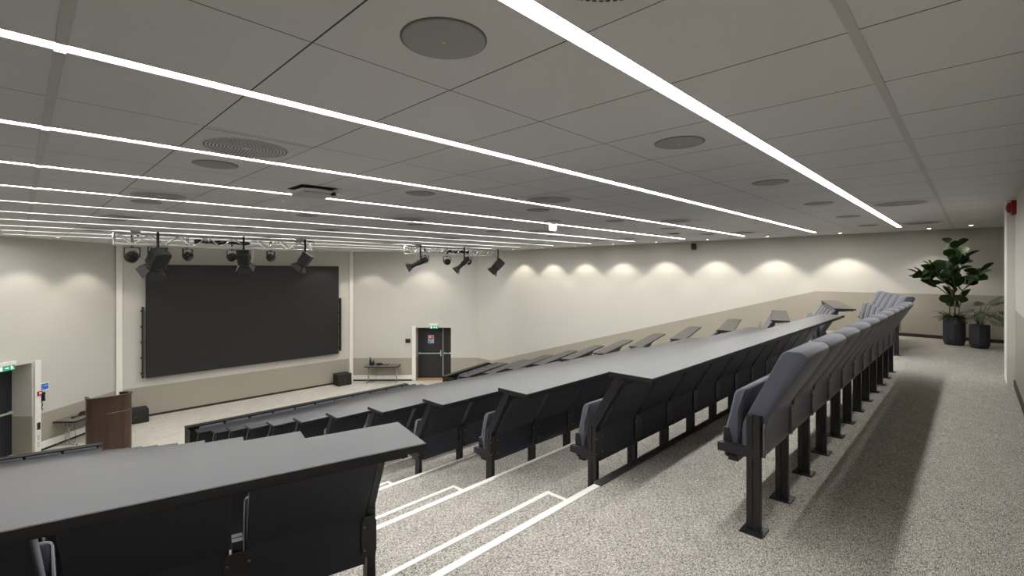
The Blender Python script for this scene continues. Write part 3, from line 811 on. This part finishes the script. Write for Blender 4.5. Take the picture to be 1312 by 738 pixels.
for k in range(0, 12):
    wing('right', k, 5, 11.0 if k == 0 else 10.95, Y0+D*k+.10+(.15 if k == 11 else 0), TR, 1, k > 0)

# front panels of the lowest rows
def front_panel(label, x, y, z, rz, x0, x1):
    o = thing('front_panel', label, 'panel', (x, y, z), rz)
    a = MB(); a.box(x0, x1, -.012, .012, .03, .95); a.build('panel', M['black'], o)
    a = MB(); a.box(x0-.01, x1+.01, -.16, .03, .95, .975); a.build('ledge', M['desk_edge'], o, .002, 1)
    for xx in (x0, x1-.02): MB().box(xx, xx+.02, -.5, -.0, .0, .955).build('end_panel', M['black'], o)
    a = MB(); n = 6
    for i in range(n+1):
        xx = x0+.1+(x1-x0-.2)*i/n; a.box(xx-.02, xx+.02, -.06, -.012, 0, .95)
    a.build('support', M['metal'], o)
front_panel('long black front panel ahead of the lowest centre row', 2.965, T0+11*D-.06, -11*R, 0, -.09, 11*P+.16)
front_panel('black front panel ahead of the lowest left wing row', 1.3, T0+11*D-.06+.0, -11*R, -TL, -3.0, 0)
front_panel('black front panel ahead of the lowest right wing row', 10.9, T0+11*D-.06, -11*R, TR, 0, 3.05)

# ------------------------------------------------------------------ plants
def pot(o, r, h):
    prof = [(r*.80, 0), (r*.84, .012), (r*.97, h*.14), (r, h*.22), (r, h), (r*.93, h), (r*.93, h-.05), (r*.01, h-.05)]
    n = 10; v = MB(); v.lathe(prof, n, None, False); v.build('pot', M['pot'], o, .012, 3)
    MB().lathe([(r*.92, h-.06), (r*.92, h-.035), (r*.01, h-.03)], 18).build('soil', M['soil'], o)
def leaf_obovate(mb, T, L, W, cup=.15, droop=.2):
    rows = 7; v = []; f = []
    for i in range(rows+1):
        u = i/rows; w = W*(sin(PI*min(1, u**.75))**.7 if 0 < u < 1 else .03)*(.62+.5*u)
        z = -droop*L*u*u
        v += [(-w, u*L, z+cup*w), (-w*.5, u*L, z+cup*w*.35), (0, u*L, z), (w*.5, u*L, z+cup*w*.35), (w, u*L, z+cup*w)]
    for i in range(rows):
        for j in range(4):
            a = i*5+j; f.append((a, a+1, a+6, a+5))
    mb.add(v, f, True, T)
def fig():
    o = thing('potted_fig', 'tall broad-leaved fig plant in the larger charcoal planter by the wall', 'plant', (13.42, .31, 0))
    pot(o, .185, .58)
    rnd = random.Random(11)
    st = MB(); lv = MB(); nl = MB()
    # screen-right in the room is (sin a, -cos a); spread branches mainly across it
    RX = Vector((.696, -.718, 0)); FWD = Vector((.718, .696, 0)); UP = Vector((0, 0, 1))
    def W(r, z, f=0): return RX*r+FWD*f+UP*z
    branches = [
        ([W(0, .5), W(.02, .9), W(.0, 1.25, .03), W(.04, 1.7, .02), W(.02, 2.1)], .02, 20),
        ([W(.0, .95), W(-.15, 1.2, -.05), W(-.42, 1.45, -.1), W(-.56, 1.62, -.1)], .014, 15),
        ([W(.0, .95), W(-.2, 1.15, .1), W(-.45, 1.35, .15), W(-.62, 1.45, .12)], .012, 11),
        ([W(.02, .9), W(.16, 1.15, -.05), W(.36, 1.35, -.1), W(.55, 1.5, -.0)], .013, 12),
        ([W(.02, 1.15), W(-.12, 1.4, -.1), W(-.2, 1.6, -.15)], .010, 6),
        ([W(.02, 1.3), W(.2, 1.6, .05), W(.3, 1.85, .05)], .010, 7),
        ([W(-.03, .5, .04), W(-.05, .8, .06), W(-.02, 1.05, .05)], .014, 4),
        ([W(.03, .5, -.04), W(.06, .8, -.06), W(.12, 1.1, -.1)], .012, 4),
    ]
    for bi, (pts, r, nlv) in enumerate(branches):
        for q, (a, b) in enumerate(zip(pts, pts[1:])):
            st.tube(a, b, r*(1-.2*q), 7, r*(1-.2*(q+1)))
        for i in range(nlv):
            u = .38+.62*(i+.5)/nlv
            t = u*(len(pts)-1); j = min(int(t), len(pts)-2); p = pts[j].lerp(pts[j+1], t-j)
            az = i*2.4+bi; el = rnd.uniform(-.1, 1.05)
            d = Vector((cos(az)*cos(el), sin(az)*cos(el), sin(el)))
            d = (d+(pts[-1]-pts[-2]).normalized()*.7).normalized()
            L = rnd.uniform(.2, .29); T = Matrix.Translation(p) @ d.to_track_quat('Y', 'Z').to_matrix().to_4x4() @ Matrix.Rotation(rnd.uniform(-1.3, 1.3), 4, 'Y')
            young = (bi == 1 and i >= nlv-2) or (bi == 4 and i == nlv-1)
            leaf_obovate(nl if young else lv, T, L*(.75 if young else 1), L*.46, .2, rnd.uniform(.05, .4))
    st.build('stem', M['stem'], o); lv.build('foliage', M['leaf'], o); nl.build('young_leaves', M['newleaf'], o)
    fr = MB()
    for i in range(90):
        az = rnd.random()*2*PI; el = rnd.uniform(.05, 1.1); L = rnd.uniform(.12, .24)
        d = Vector((cos(az)*cos(el), sin(az)*cos(el), sin(el))); p = Vector((cos(az), sin(az), 0))*rnd.uniform(.04, .15)+Vector((0, 0, .55))
        T = Matrix.Translation(p) @ d.to_track_quat('Y', 'Z').to_matrix().to_4x4()
        leaf_obovate(fr, T, L, L*.14, .2, .5)
    fr.build('underplanting', M['fern'], o)
fig()
def splitleaf(mb, T, L):
    """fingered philodendron leaf"""
    mb.tube(T @ Vector((0, 0, 0)), T @ Vector((0, L, -.1*L)), .004, 5)
    for i in range(8):
        u = .1+i*.115
        for s in (-1, 1):
            l = L*.52*(1-abs(u-.4)*.75); ang = s*(1.15-.5*u)
            T2 = T @ Matrix.Translation((0, u*L, -.1*L*u)) @ Matrix.Rotation(-ang, 4, 'Z')
            leaf_obovate(mb, T2, l, l*.105, .1, .3)
    leaf_obovate(mb, T @ Matrix.Translation((0, L*.9, -.09*L)), L*.35, L*.07, .1, .4)
def monstera():
    o = thing('potted_philodendron', 'low split-leaved plant in the smaller charcoal planter beside the column', 'plant', (13.2, -.06, 0))
    pot(o, .16, .46)
    RX = Vector((.696, -.718, 0)); FWD = Vector((.718, .696, 0)); UP = Vector((0, 0, 1))
    st = MB(); lv = MB(); rnd = random.Random(5)
    tips = [(-.36, .78, -.12), (-.2, .84, -.2), (-.05, .76, -.05), (-.26, .64, -.1), (.12, .72, -.15), (.3, .62, -.1), (.38, .86, .0), (.24, .7, .08), (.0, .62, -.25), (-.3, .7, -.22), (.1, .84, -.1), (.34, .74, -.2)]
    for r, z, f in tips:
        p0 = UP*.42+RX*r*.1; p2 = RX*r*.62+FWD*f*.8+UP*z; p1 = p0.lerp(p2, .5)+UP*.06
        pts = [p0.lerp(p1, t) for t in (0, .5)]+[p1, p2]
        st.path([p0, p1, p2], .006)
        d = (RX*r+FWD*f*.6+UP*(.12 if z > .8 else -.06)).normalized()
        T = Matrix.Translation(p2) @ d.to_track_quat('Y', 'Z').to_matrix().to_4x4() @ Matrix.Rotation(rnd.uniform(-.5, .5), 4, 'Y')
        splitleaf(lv, T, .25)
    st.build('stem', M['stem'], o); lv.build('foliage', M['monstera'], o)
monstera()

# ------------------------------------------------------------------ world, camera, view
w = bpy.data.worlds.new('world'); scene.world = w; w.use_nodes = True
w.node_tree.nodes['Background'].inputs[0].default_value = (.5, .5, .5, 1); w.node_tree.nodes['Background'].inputs[1].default_value = .02
cam = bpy.data.cameras.new('camera'); co = bpy.data.objects.new('camera', cam); C.objects.link(co)
cam.sensor_width = 36; cam.lens = 612.462/1312*36; cam.shift_x = 0; cam.shift_y = -(369-348.512)/1312
cam.clip_start = .05
co.location = (0, 0, 1.5); co.rotation_euler = (PI/2, 0, .7696-PI/2)
scene.camera = co
scene.view_settings.view_transform = 'Standard'; scene.view_settings.look = 'None'
scene.view_settings.exposure = .58; scene.view_settings.gamma = 1; scene.view_settings.use_curve_mapping = False
scene.cycles.use_denoising = True
scene.cycles.max_bounces = 8; scene.cycles.diffuse_bounces = 5
